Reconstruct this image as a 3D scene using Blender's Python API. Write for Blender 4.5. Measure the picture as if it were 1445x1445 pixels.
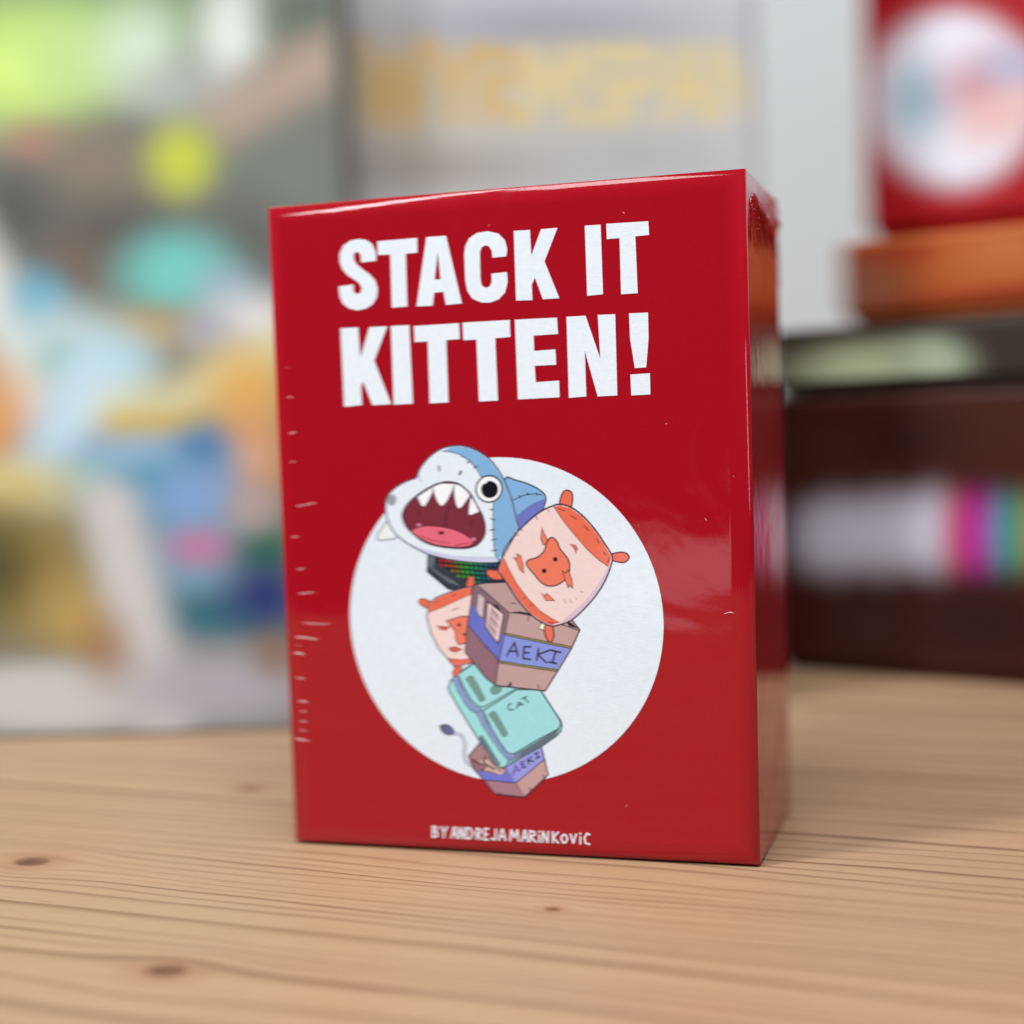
import bpy, bmesh, math, random
import numpy as np
from mathutils import Vector, Matrix
from mathutils.geometry import delaunay_2d_cdt

for o in list(bpy.data.objects): bpy.data.objects.remove(o, do_unlink=True)
scn = bpy.context.scene
col = scn.collection
random.seed(4)

# ------------------------------------------------------------------ camera
IMG = 1445.0
F_PX, PITCH, ROLL, CAM_Z = 2200.0, 0.0515, -0.0322, 0.077
fw = Vector((0, math.cos(PITCH), -math.sin(PITCH)))
up0 = Vector((0, math.sin(PITCH), math.cos(PITCH))); rt0 = Vector((1, 0, 0))
rt = math.cos(ROLL)*rt0 + math.sin(ROLL)*up0
up = -math.sin(ROLL)*rt0 + math.cos(ROLL)*up0
CAM = Vector((0, 0, CAM_Z))
cd = bpy.data.cameras.new('camera'); cam = bpy.data.objects.new('camera', cd); col.objects.link(cam)
M = Matrix((rt, up, -fw)).transposed().to_4x4(); M.translation = CAM
cam.matrix_world = M
cd.sensor_width = 36; cd.sensor_fit = 'HORIZONTAL'; cd.lens = F_PX/IMG*36
cd.clip_start = 0.01; cd.clip_end = 50
cd.dof.use_dof = True; cd.dof.focus_distance = 0.270; cd.dof.aperture_fstop = 6.4
cd.dof.aperture_ratio = 0.50
scn.camera = cam

# ------------------------------------------------------------------ room light
w = bpy.data.worlds.new('World'); scn.world = w; w.use_nodes = True
bg = w.node_tree.nodes['Background']; bg.inputs[0].default_value = (0.93, 0.97, 1.0, 1); bg.inputs[1].default_value = 0.10
def area(name, loc, target, sx, sy, power, colr):
    l = bpy.data.lights.new(name, 'AREA'); l.shape = 'RECTANGLE'; l.size = sx; l.size_y = sy
    l.energy = power; l.color = colr
    o = bpy.data.objects.new(name, l); col.objects.link(o); o.location = loc
    o.rotation_euler = (Vector(target)-Vector(loc)).to_track_quat('-Z', 'Y').to_euler()
    return o
area('window_light', (-0.76, -0.11, 1.03), (0.0, 0.30, 0.05), 0.19, 1.10, 13.5, (0.92, 0.98, 1.0))
area('glare_lamp', (-0.50, -0.75, -0.055), (0.03, 0.27, 0.05), 0.16, 0.06, 0.045, (0.95, 0.985, 1.0))  # small unseen lamp, added to mirror as a pale patch in the box front
area('edge_strip_lamp', (0.72, -0.46, 0.46), (0.04, 0.28, 0.06), 0.08, 0.45, 0.9, (0.95, 0.985, 1.0))  # slim unseen lamp, added to draw a highlight down the right front edge
area('ceiling_light', (-0.04, -0.30, 1.28), (0.0, 0.3, 0.0), 0.8, 0.8, 20.5, (0.94, 0.985, 1.0))
scn.view_settings.view_transform = 'Standard'; scn.view_settings.look = 'None'
scn.view_settings.exposure = 0.0; scn.view_settings.gamma = 1.0; scn.view_settings.use_curve_mapping = False

# ------------------------------------------------------------------ pixel helpers
def ray(px, py): return fw + rt*((px-IMG/2)/F_PX) - up*((py-IMG/2)/F_PX)
def ground(px, py):
    d = ray(px, py); return CAM + d*(-CAM.z/d.z)
def on_plane(px, py, p0, n):
    d = ray(px, py); return CAM + d*((p0-CAM).dot(n)/d.dot(n))
def project(P):                       # (n,3) world points -> (n,2) photo pixels
    d = np.asarray(P) - np.array(CAM)
    z = d @ np.array(fw)
    return np.stack([IMG/2 + F_PX*(d @ np.array(rt))/z, IMG/2 - F_PX*(d @ np.array(up))/z], 1)
def lin(c):
    return tuple(((v/255)/12.92 if v/255 <= .04045 else ((v/255+.055)/1.055)**2.4) for v in c)

# ------------------------------------------------------------------ object helpers
def tag(o, label=None, cat=None, group=None, kind=None):
    for k, v in (('label', label), ('category', cat), ('group', group), ('kind', kind)):
        if v: o[k] = v
    return o
def empty(name, loc, rz=0):
    o = bpy.data.objects.new(name, None); col.objects.link(o); o.location = loc; o.rotation_euler = (0, 0, rz)
    o.empty_display_size = .02
    return o
def link(name, me, mat, parent=None):
    o = bpy.data.objects.new(name, me); col.objects.link(o)
    if mat: me.materials.append(mat)
    if parent: o.parent = parent
    return o
def rounded_box(name, lo, hi, r, mat, parent=None, seg=4):
    bm = bmesh.new(); bmesh.ops.create_cube(bm, size=1)
    for v in bm.verts:
        v.co = Vector(tuple(lo[i] + (v.co[i]+.5)*(hi[i]-lo[i]) for i in range(3)))
    bmesh.ops.bevel(bm, geom=bm.edges[:], offset=r, segments=seg, profile=.5, affect='EDGES')
    me = bpy.data.meshes.new(name); bm.to_mesh(me); bm.free()
    for p in me.polygons: p.use_smooth = True
    o = link(name, me, mat, parent)
    m = o.modifiers.new('normals', 'WEIGHTED_NORMAL'); m.weight = 100; m.keep_sharp = True
    return o

# ------------------------------------------------------------------ materials
def newmat(name):
    m = bpy.data.materials.new(name); m.use_nodes = True
    nt = m.node_tree; b = nt.nodes['Principled BSDF']
    return m, nt, b
def N(nt, typ, **kw):
    n = nt.nodes.new(typ)
    for k, v in kw.items(): setattr(n, k, v)
    return n
def mth(nt, op, a, b=None, c=None, clamp=False):
    n = nt.nodes.new('ShaderNodeMath'); n.operation = op; n.use_clamp = clamp
    for i, x in enumerate((a, b, c)):
        if x is None: continue
        if isinstance(x, (int, float)): n.inputs[i].default_value = x
        else: nt.links.new(x, n.inputs[i])
    return n.outputs[0]
def mixc(nt, fac, a, b, blend='MIX'):
    n = nt.nodes.new('ShaderNodeMix'); n.data_type = 'RGBA'; n.blend_type = blend
    for s, x in ((0, fac), (6, a), (7, b)):
        if isinstance(x, (int, float)): n.inputs[s].default_value = x
        elif isinstance(x, tuple): n.inputs[s].default_value = x if len(x) == 4 else x+(1,)
        else: nt.links.new(x, n.inputs[s])
    return n.outputs[2]
def maprange(nt, v, a, b, c, d, smooth=False):
    n = nt.nodes.new('ShaderNodeMapRange'); n.interpolation_type = 'SMOOTHSTEP' if smooth else 'LINEAR'
    nt.links.new(v, n.inputs[0])
    for i, x in enumerate((a, b, c, d)): n.inputs[i+1].default_value = x
    return n.outputs[0]

def film_card(name, base=None, wave=.052):
    """Linen-embossed printed card under clear shrink film; base None reads the print's colour attribute."""
    m, nt, b = newmat(name)
    tc = N(nt, 'ShaderNodeTexCoord')
    sep = N(nt, 'ShaderNodeSeparateXYZ'); nt.links.new(tc.outputs['Object'], sep.inputs[0])
    if base is None:
        a = N(nt, 'ShaderNodeVertexColor'); a.layer_name = 'Col'; colr = a.outputs[0]
    else:
        rgb = N(nt, 'ShaderNodeRGB'); rgb.outputs[0].default_value = base+(1,); colr = rgb.outputs[0]
    nz = N(nt, 'ShaderNodeTexNoise'); nz.inputs['Scale'].default_value = 900; nz.inputs['Detail'].default_value = 3
    nt.links.new(tc.outputs['Object'], nz.inputs[0])
    tint = maprange(nt, nz.outputs[0], .3, .7, .975, 1.02)
    mul = N(nt, 'ShaderNodeVectorMath', operation='SCALE'); nt.links.new(colr, mul.inputs[0]); nt.links.new(tint, mul.inputs['Scale'])
    nt.links.new(mul.outputs[0], b.inputs['Base Color'])
    b.inputs['Roughness'].default_value = .5; b.inputs['Specular IOR Level'].default_value = .04
    # linen emboss: two crossed fine threads, uneven
    mp = N(nt, 'ShaderNodeMapping'); mp.inputs['Scale'].default_value = (900, 900, 4200); nt.links.new(tc.outputs['Object'], mp.inputs[0])
    n1 = N(nt, 'ShaderNodeTexNoise'); n1.inputs['Scale'].default_value = 1; n1.inputs['Detail'].default_value = 1; nt.links.new(mp.outputs[0], n1.inputs[0])
    mp2 = N(nt, 'ShaderNodeMapping'); mp2.inputs['Scale'].default_value = (4200, 4200, 900); nt.links.new(tc.outputs['Object'], mp2.inputs[0])
    n2 = N(nt, 'ShaderNodeTexNoise'); n2.inputs['Scale'].default_value = 1; n2.inputs['Detail'].default_value = 1; nt.links.new(mp2.outputs[0], n2.inputs[0])
    s = mth(nt, 'ADD', n1.outputs[0], n2.outputs[0])
    bp = N(nt, 'ShaderNodeBump'); bp.inputs['Strength'].default_value = .2; bp.inputs['Distance'].default_value = .0001
    nt.links.new(s, bp.inputs['Height']); nt.links.new(bp.outputs[0], b.inputs['Normal'])
    # the film itself: clear coat with slow ripples
    b.inputs['Coat Weight'].default_value = 1.0;  b.inputs['Coat IOR'].default_value = 1.5
    n3 = N(nt, 'ShaderNodeTexNoise'); n3.inputs['Scale'].default_value = 55; n3.inputs['Detail'].default_value = 2; n3.inputs['Distortion'].default_value = .6
    nt.links.new(tc.outputs['Object'], n3.inputs[0])
    n4 = N(nt, 'ShaderNodeTexNoise'); n4.inputs['Scale'].default_value = 420; n4.inputs['Detail'].default_value = 2
    nt.links.new(tc.outputs['Object'], n4.inputs[0])
    n5 = N(nt, 'ShaderNodeTexNoise'); n5.inputs['Scale'].default_value = 38; n5.inputs['Detail'].default_value = 5; n5.inputs['Roughness'].default_value = .65; n5.inputs['Distortion'].default_value = 1.2
    nt.links.new(tc.outputs['Object'], n5.inputs[0])
    nt.links.new(maprange(nt, n5.outputs[0], .48, .72, .03, .20, True), b.inputs['Coat Roughness'])
    h = mth(nt, 'ADD', n3.outputs[0], mth(nt, 'MULTIPLY', n4.outputs[0], .05))
    bp2 = N(nt, 'ShaderNodeBump'); bp2.inputs['Strength'].default_value = wave; bp2.inputs['Distance'].default_value = .003
    nt.links.new(h, bp2.inputs['Height']); nt.links.new(bp2.outputs[0], b.inputs['Coat Normal'])
    return m
RED = lin((164, 0, 24))
M_RED = film_card('red_linen_card_under_film', RED)
M_PRINT = film_card('printed_ink_under_film', None)
def film_mat():
    m, nt, b = newmat('creased_clear_film')
    b.inputs['Base Color'].default_value = (.95, .82, .82, 1); b.inputs['Roughness'].default_value = .22
    b.inputs['Alpha'].default_value = .62
    nz = N(nt, 'ShaderNodeTexNoise'); nz.inputs['Scale'].default_value = 2500
    tc = N(nt, 'ShaderNodeTexCoord'); nt.links.new(tc.outputs['Object'], nz.inputs[0])
    nt.links.new(maprange(nt, nz.outputs[0], .35, .65, .25, .75), b.inputs['Alpha'])
    return m
M_FILM = film_mat()
def card(name, base, rough=.55, coat=.06):
    m, nt, b = newmat(name)
    tc = N(nt, 'ShaderNodeTexCoord')
    nz = N(nt, 'ShaderNodeTexNoise'); nz.inputs['Scale'].default_value = 60; nz.inputs['Detail'].default_value = 4
    nt.links.new(tc.outputs['Object'], nz.inputs[0])
    if base is None:
        a = N(nt, 'ShaderNodeVertexColor'); a.layer_name = 'Col'; c = a.outputs[0]
    else: c = base+(1,)
    d = mixc(nt, 1.0, c, (.92, .92, .92, 1), 'MULTIPLY')
    nt.links.new(mixc(nt, nz.outputs[0], c, d), b.inputs['Base Color'])
    b.inputs['Specular IOR Level'].default_value = .25
    b.inputs['Roughness'].default_value = rough; b.inputs['Coat Weight'].default_value = coat; b.inputs['Coat Roughness'].default_value = .15
    bp = N(nt, 'ShaderNodeBump'); bp.inputs['Strength'].default_value = .1; bp.inputs['Distance'].default_value = .0004
    nz2 = N(nt, 'ShaderNodeTexNoise'); nz2.inputs['Scale'].default_value = 1500; nt.links.new(tc.outputs['Object'], nz2.inputs[0])
    nt.links.new(nz2.outputs[0], bp.inputs['Height']); nt.links.new(bp.outputs[0], b.inputs['Normal'])
    return m
M_ART = card('printed_game_art', None)

# ------------------------------------------------------------------ the table
GRAIN = -0.385
KNOTS = [ground(235, 1370), ground(45, 1216), ground(780, 1283), ground(352, 1113)]
KSIZE = [1.0, 1.1, .40, .7]
def wood_mat():
    m, nt, b = newmat('waxed_pine')
    tc = N(nt, 'ShaderNodeTexCoord')
    sep = N(nt, 'ShaderNodeSeparateXYZ'); nt.links.new(tc.outputs['Object'], sep.inputs[0])
    u, v = sep.outputs[0], sep.outputs[1]          # the table's local x runs along the grain
    def noise(su, sv, detail=2, off=0.0, rough=.5):
        c = N(nt, 'ShaderNodeCombineXYZ')
        nt.links.new(mth(nt, 'MULTIPLY', u, su), c.inputs[0]); nt.links.new(mth(nt, 'MULTIPLY', v, sv), c.inputs[1]); c.inputs[2].default_value = off
        n = N(nt, 'ShaderNodeTexNoise'); n.inputs['Scale'].default_value = 1; n.inputs['Detail'].default_value = detail; n.inputs['Roughness'].default_value = rough
        nt.links.new(c.outputs[0], n.inputs[0]); return n.outputs[0]
    # growth rings bend round each knot
    vv = v; core = None; halo = None
    for (K, s) in zip(KNOTS, KSIZE):
        ku = K.x*math.cos(GRAIN) + K.y*math.sin(GRAIN); kv = -K.x*math.sin(GRAIN) + K.y*math.cos(GRAIN)
        du = mth(nt, 'SUBTRACT', u, ku); dv = mth(nt, 'SUBTRACT', v, kv)
        qa = mth(nt, 'POWER', mth(nt, 'ABSOLUTE', mth(nt, 'MULTIPLY', du, 1/(.011*s))), 2)
        qb = mth(nt, 'POWER', mth(nt, 'ABSOLUTE', mth(nt, 'MULTIPLY', dv, 1/(.0075*s))), 2)
        g = mth(nt, 'EXPONENT', mth(nt, 'MULTIPLY', mth(nt, 'ADD', qa, qb), -1))
        vv = mth(nt, 'SUBTRACT', vv, mth(nt, 'MULTIPLY', mth(nt, 'MULTIPLY', dv, g), .92))
        ca = mth(nt, 'POWER', mth(nt, 'ABSOLUTE', mth(nt, 'MULTIPLY', du, 1/(.0033*s))), 2)
        cb = mth(nt, 'POWER', mth(nt, 'ABSOLUTE', mth(nt, 'MULTIPLY', dv, 1/(.0026*s))), 2)
        r = mth(nt, 'SQRT', mth(nt, 'ADD', ca, cb))
        k = maprange(nt, r, .75, 1.15, 1, 0, True)
        h = maprange(nt, r, .9, 3.2, .55, 0, True)
        core = k if core is None else mth(nt, 'MAXIMUM', core, k)
        halo = h if halo is None else mth(nt, 'MAXIMUM', halo, h)
    wob = mth(nt, 'MULTIPLY', mth(nt, 'SUBTRACT', noise(5.5, 30, 3), .5), .013)
    wob2 = mth(nt, 'MULTIPLY', mth(nt, 'SUBTRACT', noise(30, 160, 2, 3.1), .5), .0011)
    vr = mth(nt, 'ADD', mth(nt, 'ADD', vv, wob), wob2)
    # ring spacing varies slowly
    c1 = N(nt, 'ShaderNodeCombineXYZ'); nt.links.new(mth(nt, 'MULTIPLY', vr, 38), c1.inputs[1])
    sp = N(nt, 'ShaderNodeTexNoise'); sp.inputs['Scale'].default_value = 1; sp.inputs['Detail'].default_value = 1; nt.links.new(c1.outputs[0], sp.inputs[0])
    t = mth(nt, 'ADD', mth(nt, 'MULTIPLY', vr, 150), mth(nt, 'MULTIPLY', sp.outputs[0], 5.5))
    t = mth(nt, 'ADD', t, maprange(nt, vr, .205, .275, 0, 9))
    fr = mth(nt, 'FRACT', t)
    rise = maprange(nt, fr, .45, .92, 0, 1, True)
    fall = maprange(nt, fr, .93, 1.0, 1, 0, True)
    ring = mth(nt, 'MULTIPLY', mth(nt, 'POWER', rise, 2.2), fall)
    cell = N(nt, 'ShaderNodeTexWhiteNoise', noise_dimensions='1D'); nt.links.new(mth(nt, 'FLOOR', t), cell.inputs[1])
    amp = maprange(nt, cell.outputs[0], 0, 1, .3, 1.15)
    amp = mth(nt, 'MULTIPLY', amp, maprange(nt, noise(9, 70, 2, 7.7), .3, .65, .55, 1.05))
    ring = mth(nt, 'MULTIPLY', ring, amp)
    fib = noise(55, 2600, 3, 1.3, .6); fib2 = noise(14, 500, 3, 2.2, .6)
    blot = noise(7, 22, 3, 5.0)
    light = mixc(nt, blot, lin((172, 145, 112)), lin((178, 137, 108)))
    base = mixc(nt, ring, light, lin((96, 60, 40)))
    base = mixc(nt, maprange(nt, fib, .45, .72, 0, .30), base, lin((138, 96, 64)))
    base = mixc(nt, maprange(nt, fib2, .52, .75, 0, .35), base, lin((186, 154, 120)))
    pores = noise(240, 3800, 1, 9.0)
    base = mixc(nt, maprange(nt, pores, .70, .76, 0, .55), base, lin((96, 58, 34)))
    base = mixc(nt, mth(nt, 'MULTIPLY', halo, .75), base, lin((146, 96, 60)))
    kr = maprange(nt, noise(500, 900, 2, 4.0), .3, .7, 0, 1)
    base = mixc(nt, core, base, mixc(nt, kr, lin((82, 48, 30)), lin((128, 86, 58))))
    nt.links.new(base, b.inputs['Base Color'])
    b.inputs['Specular IOR Level'].default_value = .4
    nt.links.new(maprange(nt, fib2, .3, .7, .38, .55), b.inputs['Roughness'])
    hgt = mth(nt, 'ADD', mth(nt, 'MULTIPLY', ring, -1.0), mth(nt, 'MULTIPLY', fib, .5))
    bp = N(nt, 'ShaderNodeBump'); bp.inputs['Strength'].default_value = .35; bp.inputs['Distance'].default_value = .00025
    nt.links.new(hgt, bp.inputs['Height']); nt.links.new(bp.outputs[0], b.inputs['Normal'])
    return m
# local frame of the table: x along the grain, origin at the world's origin
cg, sg = math.cos(GRAIN), math.sin(GRAIN)
EDGE_P = (-0.22, -0.04)
ev = -EDGE_P[0]*sg + EDGE_P[1]*cg
table = rounded_box('table_top', (-1.1, ev, -.028), (1.1, ev+1.45, 0), .003, wood_mat(), None, 3)
table.rotation_euler = (0, 0, GRAIN)
tag(table, kind='structure')

def wall_mat():
    m, nt, b = newmat('pale_painted_wall')
    tc = N(nt, 'ShaderNodeTexCoord'); nz = N(nt, 'ShaderNodeTexNoise'); nz.inputs['Scale'].default_value = 6; nz.inputs['Detail'].default_value = 5
    nt.links.new(tc.outputs['Object'], nz.inputs[0])
    nt.links.new(mixc(nt, nz.outputs[0], (.68, .70, .71, 1), (.61, .63, .65, 1)), b.inputs['Base Color']); b.inputs['Roughness'].default_value = .8
    return m
wall = rounded_box('wall', (-1.6, .98, -.6), (1.6, 1.08, 1.8), .004, wall_mat(), None, 2)
tag(wall, kind='structure')

# ------------------------------------------------------------------ soft-edged prints on the game boxes behind
def seg_dist(P, a, b):
    a = np.array(a, float); b = np.array(b, float); ab = b-a
    t = np.clip(((P-a) @ ab)/max(1e-9, ab @ ab), 0, 1)
    return np.linalg.norm(P-(a+t[:, None]*ab), axis=1)
def smooth(x): x = np.clip(x, 0, 1); return x*x*(3-2*x)
SOFT = 1.6
def paint(P, base, prims, gain=1.0):
    C = np.tile(np.array(lin(base)), (len(P), 1))
    for p in prims:
        if p[0] == 'e':
            _, cx, cy, rx, ry, ang, c, soft = p[:8]; a = math.radians(ang)
            d = P-np.array((cx, cy)); x = d[:, 0]*math.cos(a)+d[:, 1]*math.sin(a); y = -d[:, 0]*math.sin(a)+d[:, 1]*math.cos(a)
            soft = soft*SOFT; r = np.sqrt((x/rx)**2+(y/ry)**2); k = smooth((1+soft-r)/(2*soft))
        else:
            _, pts, wd, c, soft = p[:5]
            r = np.min([seg_dist(P, pts[i], pts[i+1]) for i in range(len(pts)-1)], axis=0)/wd; soft = soft*SOFT; k = smooth((1+soft-r)/(2*soft))
        if len(p) > (8 if p[0] == 'e' else 5): k = k*p[-1]
        C = C*(1-k[:, None])+np.array(lin(c))*k[:, None]
    return np.clip(C**1.12*gain*1.04, 0, .95)
def art_panel(name, parent, x0, x1, z0, z1, y, base, prims, nx=110, nz=110, gain=1.0):
    """A flat printed sheet on a box face (local x, z at depth y), ink laid out from the photograph."""
    bpy.context.view_layer.update()
    mw = np.array(parent.matrix_world)
    xs = np.linspace(x0, x1, nx); zs = np.linspace(z0, z1, nz)
    X, Z = np.meshgrid(xs, zs); L = np.stack([X.ravel(), np.full(X.size, y), Z.ravel()], 1)
    W = L @ mw[:3, :3].T + mw[:3, 3]
    C = paint(project(W), base, prims, gain)
    fs = [(j*nx+i, j*nx+i+1, (j+1)*nx+i+1, (j+1)*nx+i) for j in range(nz-1) for i in range(nx-1)]
    me = bpy.data.meshes.new(name); me.from_pydata([tuple(p) for p in L], [], fs)
    at = me.color_attributes.new('Col', 'FLOAT_COLOR', 'POINT')
    at.data.foreach_set('color', np.concatenate([C, np.ones((len(C), 1))], 1).astype(np.float32).ravel())
    lid = [c for c in parent.children if c.name.startswith('lid')][0]
    return link(name, me, M_ART, lid)

# --- left: upright box with a busy illustrated cover
gl = ground(-120, 1046); gr = ground(520, 1026)
def standing_box(name, pl, pr, depth, height, mat, label):
    d = pr-pl; wdt = d.length; rz = math.atan2(d.y, d.x); c = (pl+pr)/2 + Vector((-math.sin(rz), math.cos(rz), 0))*depth/2
    e = empty(name, (c.x, c.y, 0), rz)
    lid_d = depth*.72
    rounded_box('lid', (-wdt/2, -depth/2, .0003), (wdt/2, -depth/2+lid_d, height), .0022, mat, e, 3)
    rounded_box('base_tray', (-wdt/2+.0015, -depth/2+lid_d-.01, .0008), (wdt/2-.0015, depth/2, height-.0015), .002, mat, e, 3)
    tag(e, label, 'game box', 'board game boxes in the background')
    return e, wdt, depth
M_GREY = card('grey_green_box_card', lin((120, 124, 116)))
artbox, wA, dA = standing_box('board_game_box', gl, gr, .07, .30, M_GREY, 'upright board game box with colourful cartoon cover, left of the red box')
LIME = (214, 240, 140); PALE = (216, 232, 214); LB = (186, 220, 235)
A = [
 ('e', 90, 30, 200, 45, 0, (150, 182, 120), .6),
 ('e', 20, 100, 100, 75, 0, LIME, .6), ('e', 120, 85, 70, 60, 0, (200, 226, 160), .6, .9), ('e', 200, 70, 50, 60, 0, PALE, .6, .9),
 ('e', 325, 45, 42, 75, 5, (226, 232, 228), .55), ('e', 250, 130, 60, 40, 0, (188, 194, 190), .7, .8),
 ('e', 435, 20, 55, 40, 0, (112, 122, 112), .6),
 ('s', [(330, 165), (420, 105), (520, 60)], 40, (188, 168, 152), .6, .95),
 ('e', 50, 205, 45, 30, 0, (184, 142, 128), .7, .9), ('e', 140, 240, 70, 60, 0, (146, 136, 120), .6),
 ('e', 20, 300, 55, 60, 0, (100, 102, 100), .6), ('e', 165, 330, 100, 50, 0, (108, 104, 100), .6), ('e', 400, 270, 80, 70, 0, (132, 140, 132), .6),
 ('e', 256, 226, 42, 48, 0, (204, 212, 88), .55), ('e', 345, 345, 60, 60, 0, (112, 112, 108), .6),
 ('e', 100, 380, 40, 35, 0, (128, 112, 100), .7), ('e', 250, 385, 72, 55, 0, (128, 208, 202), .5), ('e', 320, 405, 40, 30, 0, (170, 190, 206), .6, .8),
 ('e', 215, 465, 60, 30, 0, (190, 170, 130), .6),
 ('s', [(-60, 330), (20, 470), (40, 560)], 40, (226, 226, 222), .6),
 ('e', 55, 425, 36, 40, 0, (110, 180, 208), .6), ('e', 110, 500, 90, 60, 20, (200, 222, 224), .5), ('e', 90, 510, 28, 28, 0, (150, 190, 186), .7, .8),
 ('e', 160, 520, 50, 40, 0, LB, .6), ('e', 360, 450, 60, 36, 0, (222, 222, 226), .6), ('e', 290, 470, 36, 24, 0, (180, 180, 196), .6, .8),
 ('e', -20, 590, 60, 70, 0, (226, 168, 112), .6),
 ('s', [(130, 540), (95, 600), (60, 680)], 42, (202, 228, 244), .55),
 ('s', [(175, 585), (250, 570), (330, 520), (400, 490)], 34, (236, 228, 184), .8, .8), ('s', [(170, 600), (270, 600)], 18, (212, 184, 96), .8, .9),
 ('e', 350, 555, 55, 55, 0, (228, 186, 110), .55), ('e', 360, 640, 42, 66, 0, (222, 168, 124), .55),
 ('e', 200, 650, 110, 34, 0, (160, 192, 222), .6), ('e', 120, 680, 40, 30, 0, (150, 196, 208), .6), ('e', 285, 635, 34, 34, 0, (76, 134, 186), .6, .9),
 ('e', 20, 690, 80, 40, 0, (222, 208, 150), .6),
 ('e', 40, 810, 110, 95, 0, (164, 144, 88), .5), ('e', -10, 800, 55, 60, 0, (92, 86, 52), .7), ('e', 110, 870, 50, 50, 0, (190, 164, 104), .6),
 ('e', 215, 690, 45, 35, 0, (90, 160, 188), .6), ('e', 275, 770, 75, 100, -10, (130, 170, 196), .5), ('e', 275, 700, 50, 34, 0, (140, 176, 222), .6),
 ('e', 285, 772, 44, 26, 0, (196, 140, 176), .6), ('e', 300, 868, 80, 30, 0, (66, 120, 138), .6), ('e', 375, 780, 40, 32, 0, (60, 118, 96), .6),
 ('e', 375, 840, 50, 42, 0, (48, 66, 128), .6), ('e', 355, 715, 34, 30, 0, (186, 170, 168), .6),
 ('s', [(155, 720), (190, 850), (230, 1000)], 40, (212, 210, 212), .5),
 ('e', 70, 985, 190, 50, 0, (208, 208, 206), .35), ('e', 320, 970, 140, 50, 0, (182, 180, 190), .5), ('e', 385, 925, 22, 26, 0, (150, 112, 84), .8, .8),
 ('e', 150, 915, 30, 40, 0, (178, 130, 92), .8, .7),
]
art_panel('printed_cover', artbox, -wA/2+.003, wA/2-.003, .0008, .296, -dA/2-.0002, (130, 133, 126), A, 130, 200, 1.0)

# --- middle: grey upright box with a gold title
gl2 = ground(512, 1010)
M_SILVER = card('silver_grey_box_card', lin((182, 182, 188)))
midbox, wB, dB = standing_box('board_game_box', gl2, ground(1092, 992), .07, .30, M_SILVER, 'upright silver-grey board game box with gold lettering, behind the red box')
GO = (214, 178, 104); GP = (226, 206, 150)
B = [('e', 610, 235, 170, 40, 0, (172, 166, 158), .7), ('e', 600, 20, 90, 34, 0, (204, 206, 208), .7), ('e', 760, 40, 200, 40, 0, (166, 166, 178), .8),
     ('e', 900, 220, 120, 40, 0, (186, 188, 190), .7), ('e', 790, 125, 270, 62, -2, (196, 186, 158), .5, .6), ('e', 560, 125, 60, 62, -2, (190, 166, 116), .6, .6)]
caps = {'W': [[(0,0),(.25,1),(.5,.2),(.75,1),(1,0)]], 'Y': [[(0,0),(.5,.5),(.5,1)],[(1,0),(.5,.5)]], 'R': [[(0,1),(0,0),(.9,.1),(.9,.4),(0,.5),(1,1)]], 'M': [[(0,1),(.1,0),(.5,.7),(.9,0),(1,1)]],
        'S': [[(1,.1),(.3,0),(0,.25),(.9,.65),(.8,1),(0,.95)]], 'P': [[(0,1),(0,0),(1,.12),(.9,.5),(0,.58)]], 'A': [[(0,1),(.5,0),(1,1)],[(.2,.65),(.8,.65)]], 'N': [[(0,1),(0,0),(1,1),(1,0)]]}
TW = []; x = 512
for ch, wd in zip('WYRMSPAN', (96, 54, 52, 74, 46, 50, 58, 56)):
    for st in caps[ch]: TW.append([(x+wd*.9*u_, (58 if ch == 'W' else 72)-(x-512)*.012+(118 if ch == 'W' else 100)*v_) for u_, v_ in st])
    x += wd+10
for i, s in enumerate(TW): B.append(('s', s, 8, GO if i < 4 else GP, .9, .95))
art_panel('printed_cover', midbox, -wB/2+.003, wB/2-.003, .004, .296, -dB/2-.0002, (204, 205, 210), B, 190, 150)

# --- right: a stack of boxes lying flat
sl = ground(1108, 944); sr = ground(1445, 970)
dv = sr-sl; SRZ = math.atan2(dv.y, dv.x)
ux = Vector((math.cos(SRZ), math.sin(SRZ), 0)); uy = Vector((-math.sin(SRZ), math.cos(SRZ), 0))
def lying_box(px_left, inset, z0, z1, width, depth, mat, tray, label, name='board_game_box', turn=0.0):
    """A box lying flat in the stack: its front-left corner sits over the table where the photo shows its left edge."""
    p0 = sl + uy*inset
    n = uy
    q = on_plane(px_left, 560, p0, n)
    s = (q-sl).dot(ux)
    c = sl + ux*(s+width/2) + uy*(inset+depth/2)
    e = empty(name, (c.x, c.y, z0), SRZ+turn)
    h = z1-z0; lift = .003
    rounded_box('base_tray', (-width/2+.0018, -depth/2+.0018, .0003), (width/2-.0018, depth/2-.0018, h*.6), .0015, tray, e, 3)
    rounded_box('lid', (-width/2, -depth/2, lift), (width/2, depth/2, h), .0022, mat, e, 3)
    tag(e, label, 'game box', 'board game boxes in the background')
    return e, width, depth, h, lift
def zat(px, py, inset=0): return on_plane(px, py, sl+uy*inset, uy).z
M_DARK = card('dark_brown_box_card', lin((62, 24, 12)))
M_DARK2 = card('charcoal_box_card', lin((60, 48, 42)))
M_ORANGE = card('orange_box_card', lin((178, 92, 40)))
M_CRIM = card('crimson_box_card', lin((176, 4, 22)))
z1 = zat(1300, 553); z2 = zat(1300, 452, .004); z3 = zat(1300, 330, .006); z4 = z3+.085
s1 = lying_box(1078, 0, 0, z1, .26, .26, M_DARK, M_DARK, 'dark brown game box with white and rainbow lettering, lowest of the stack')
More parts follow.
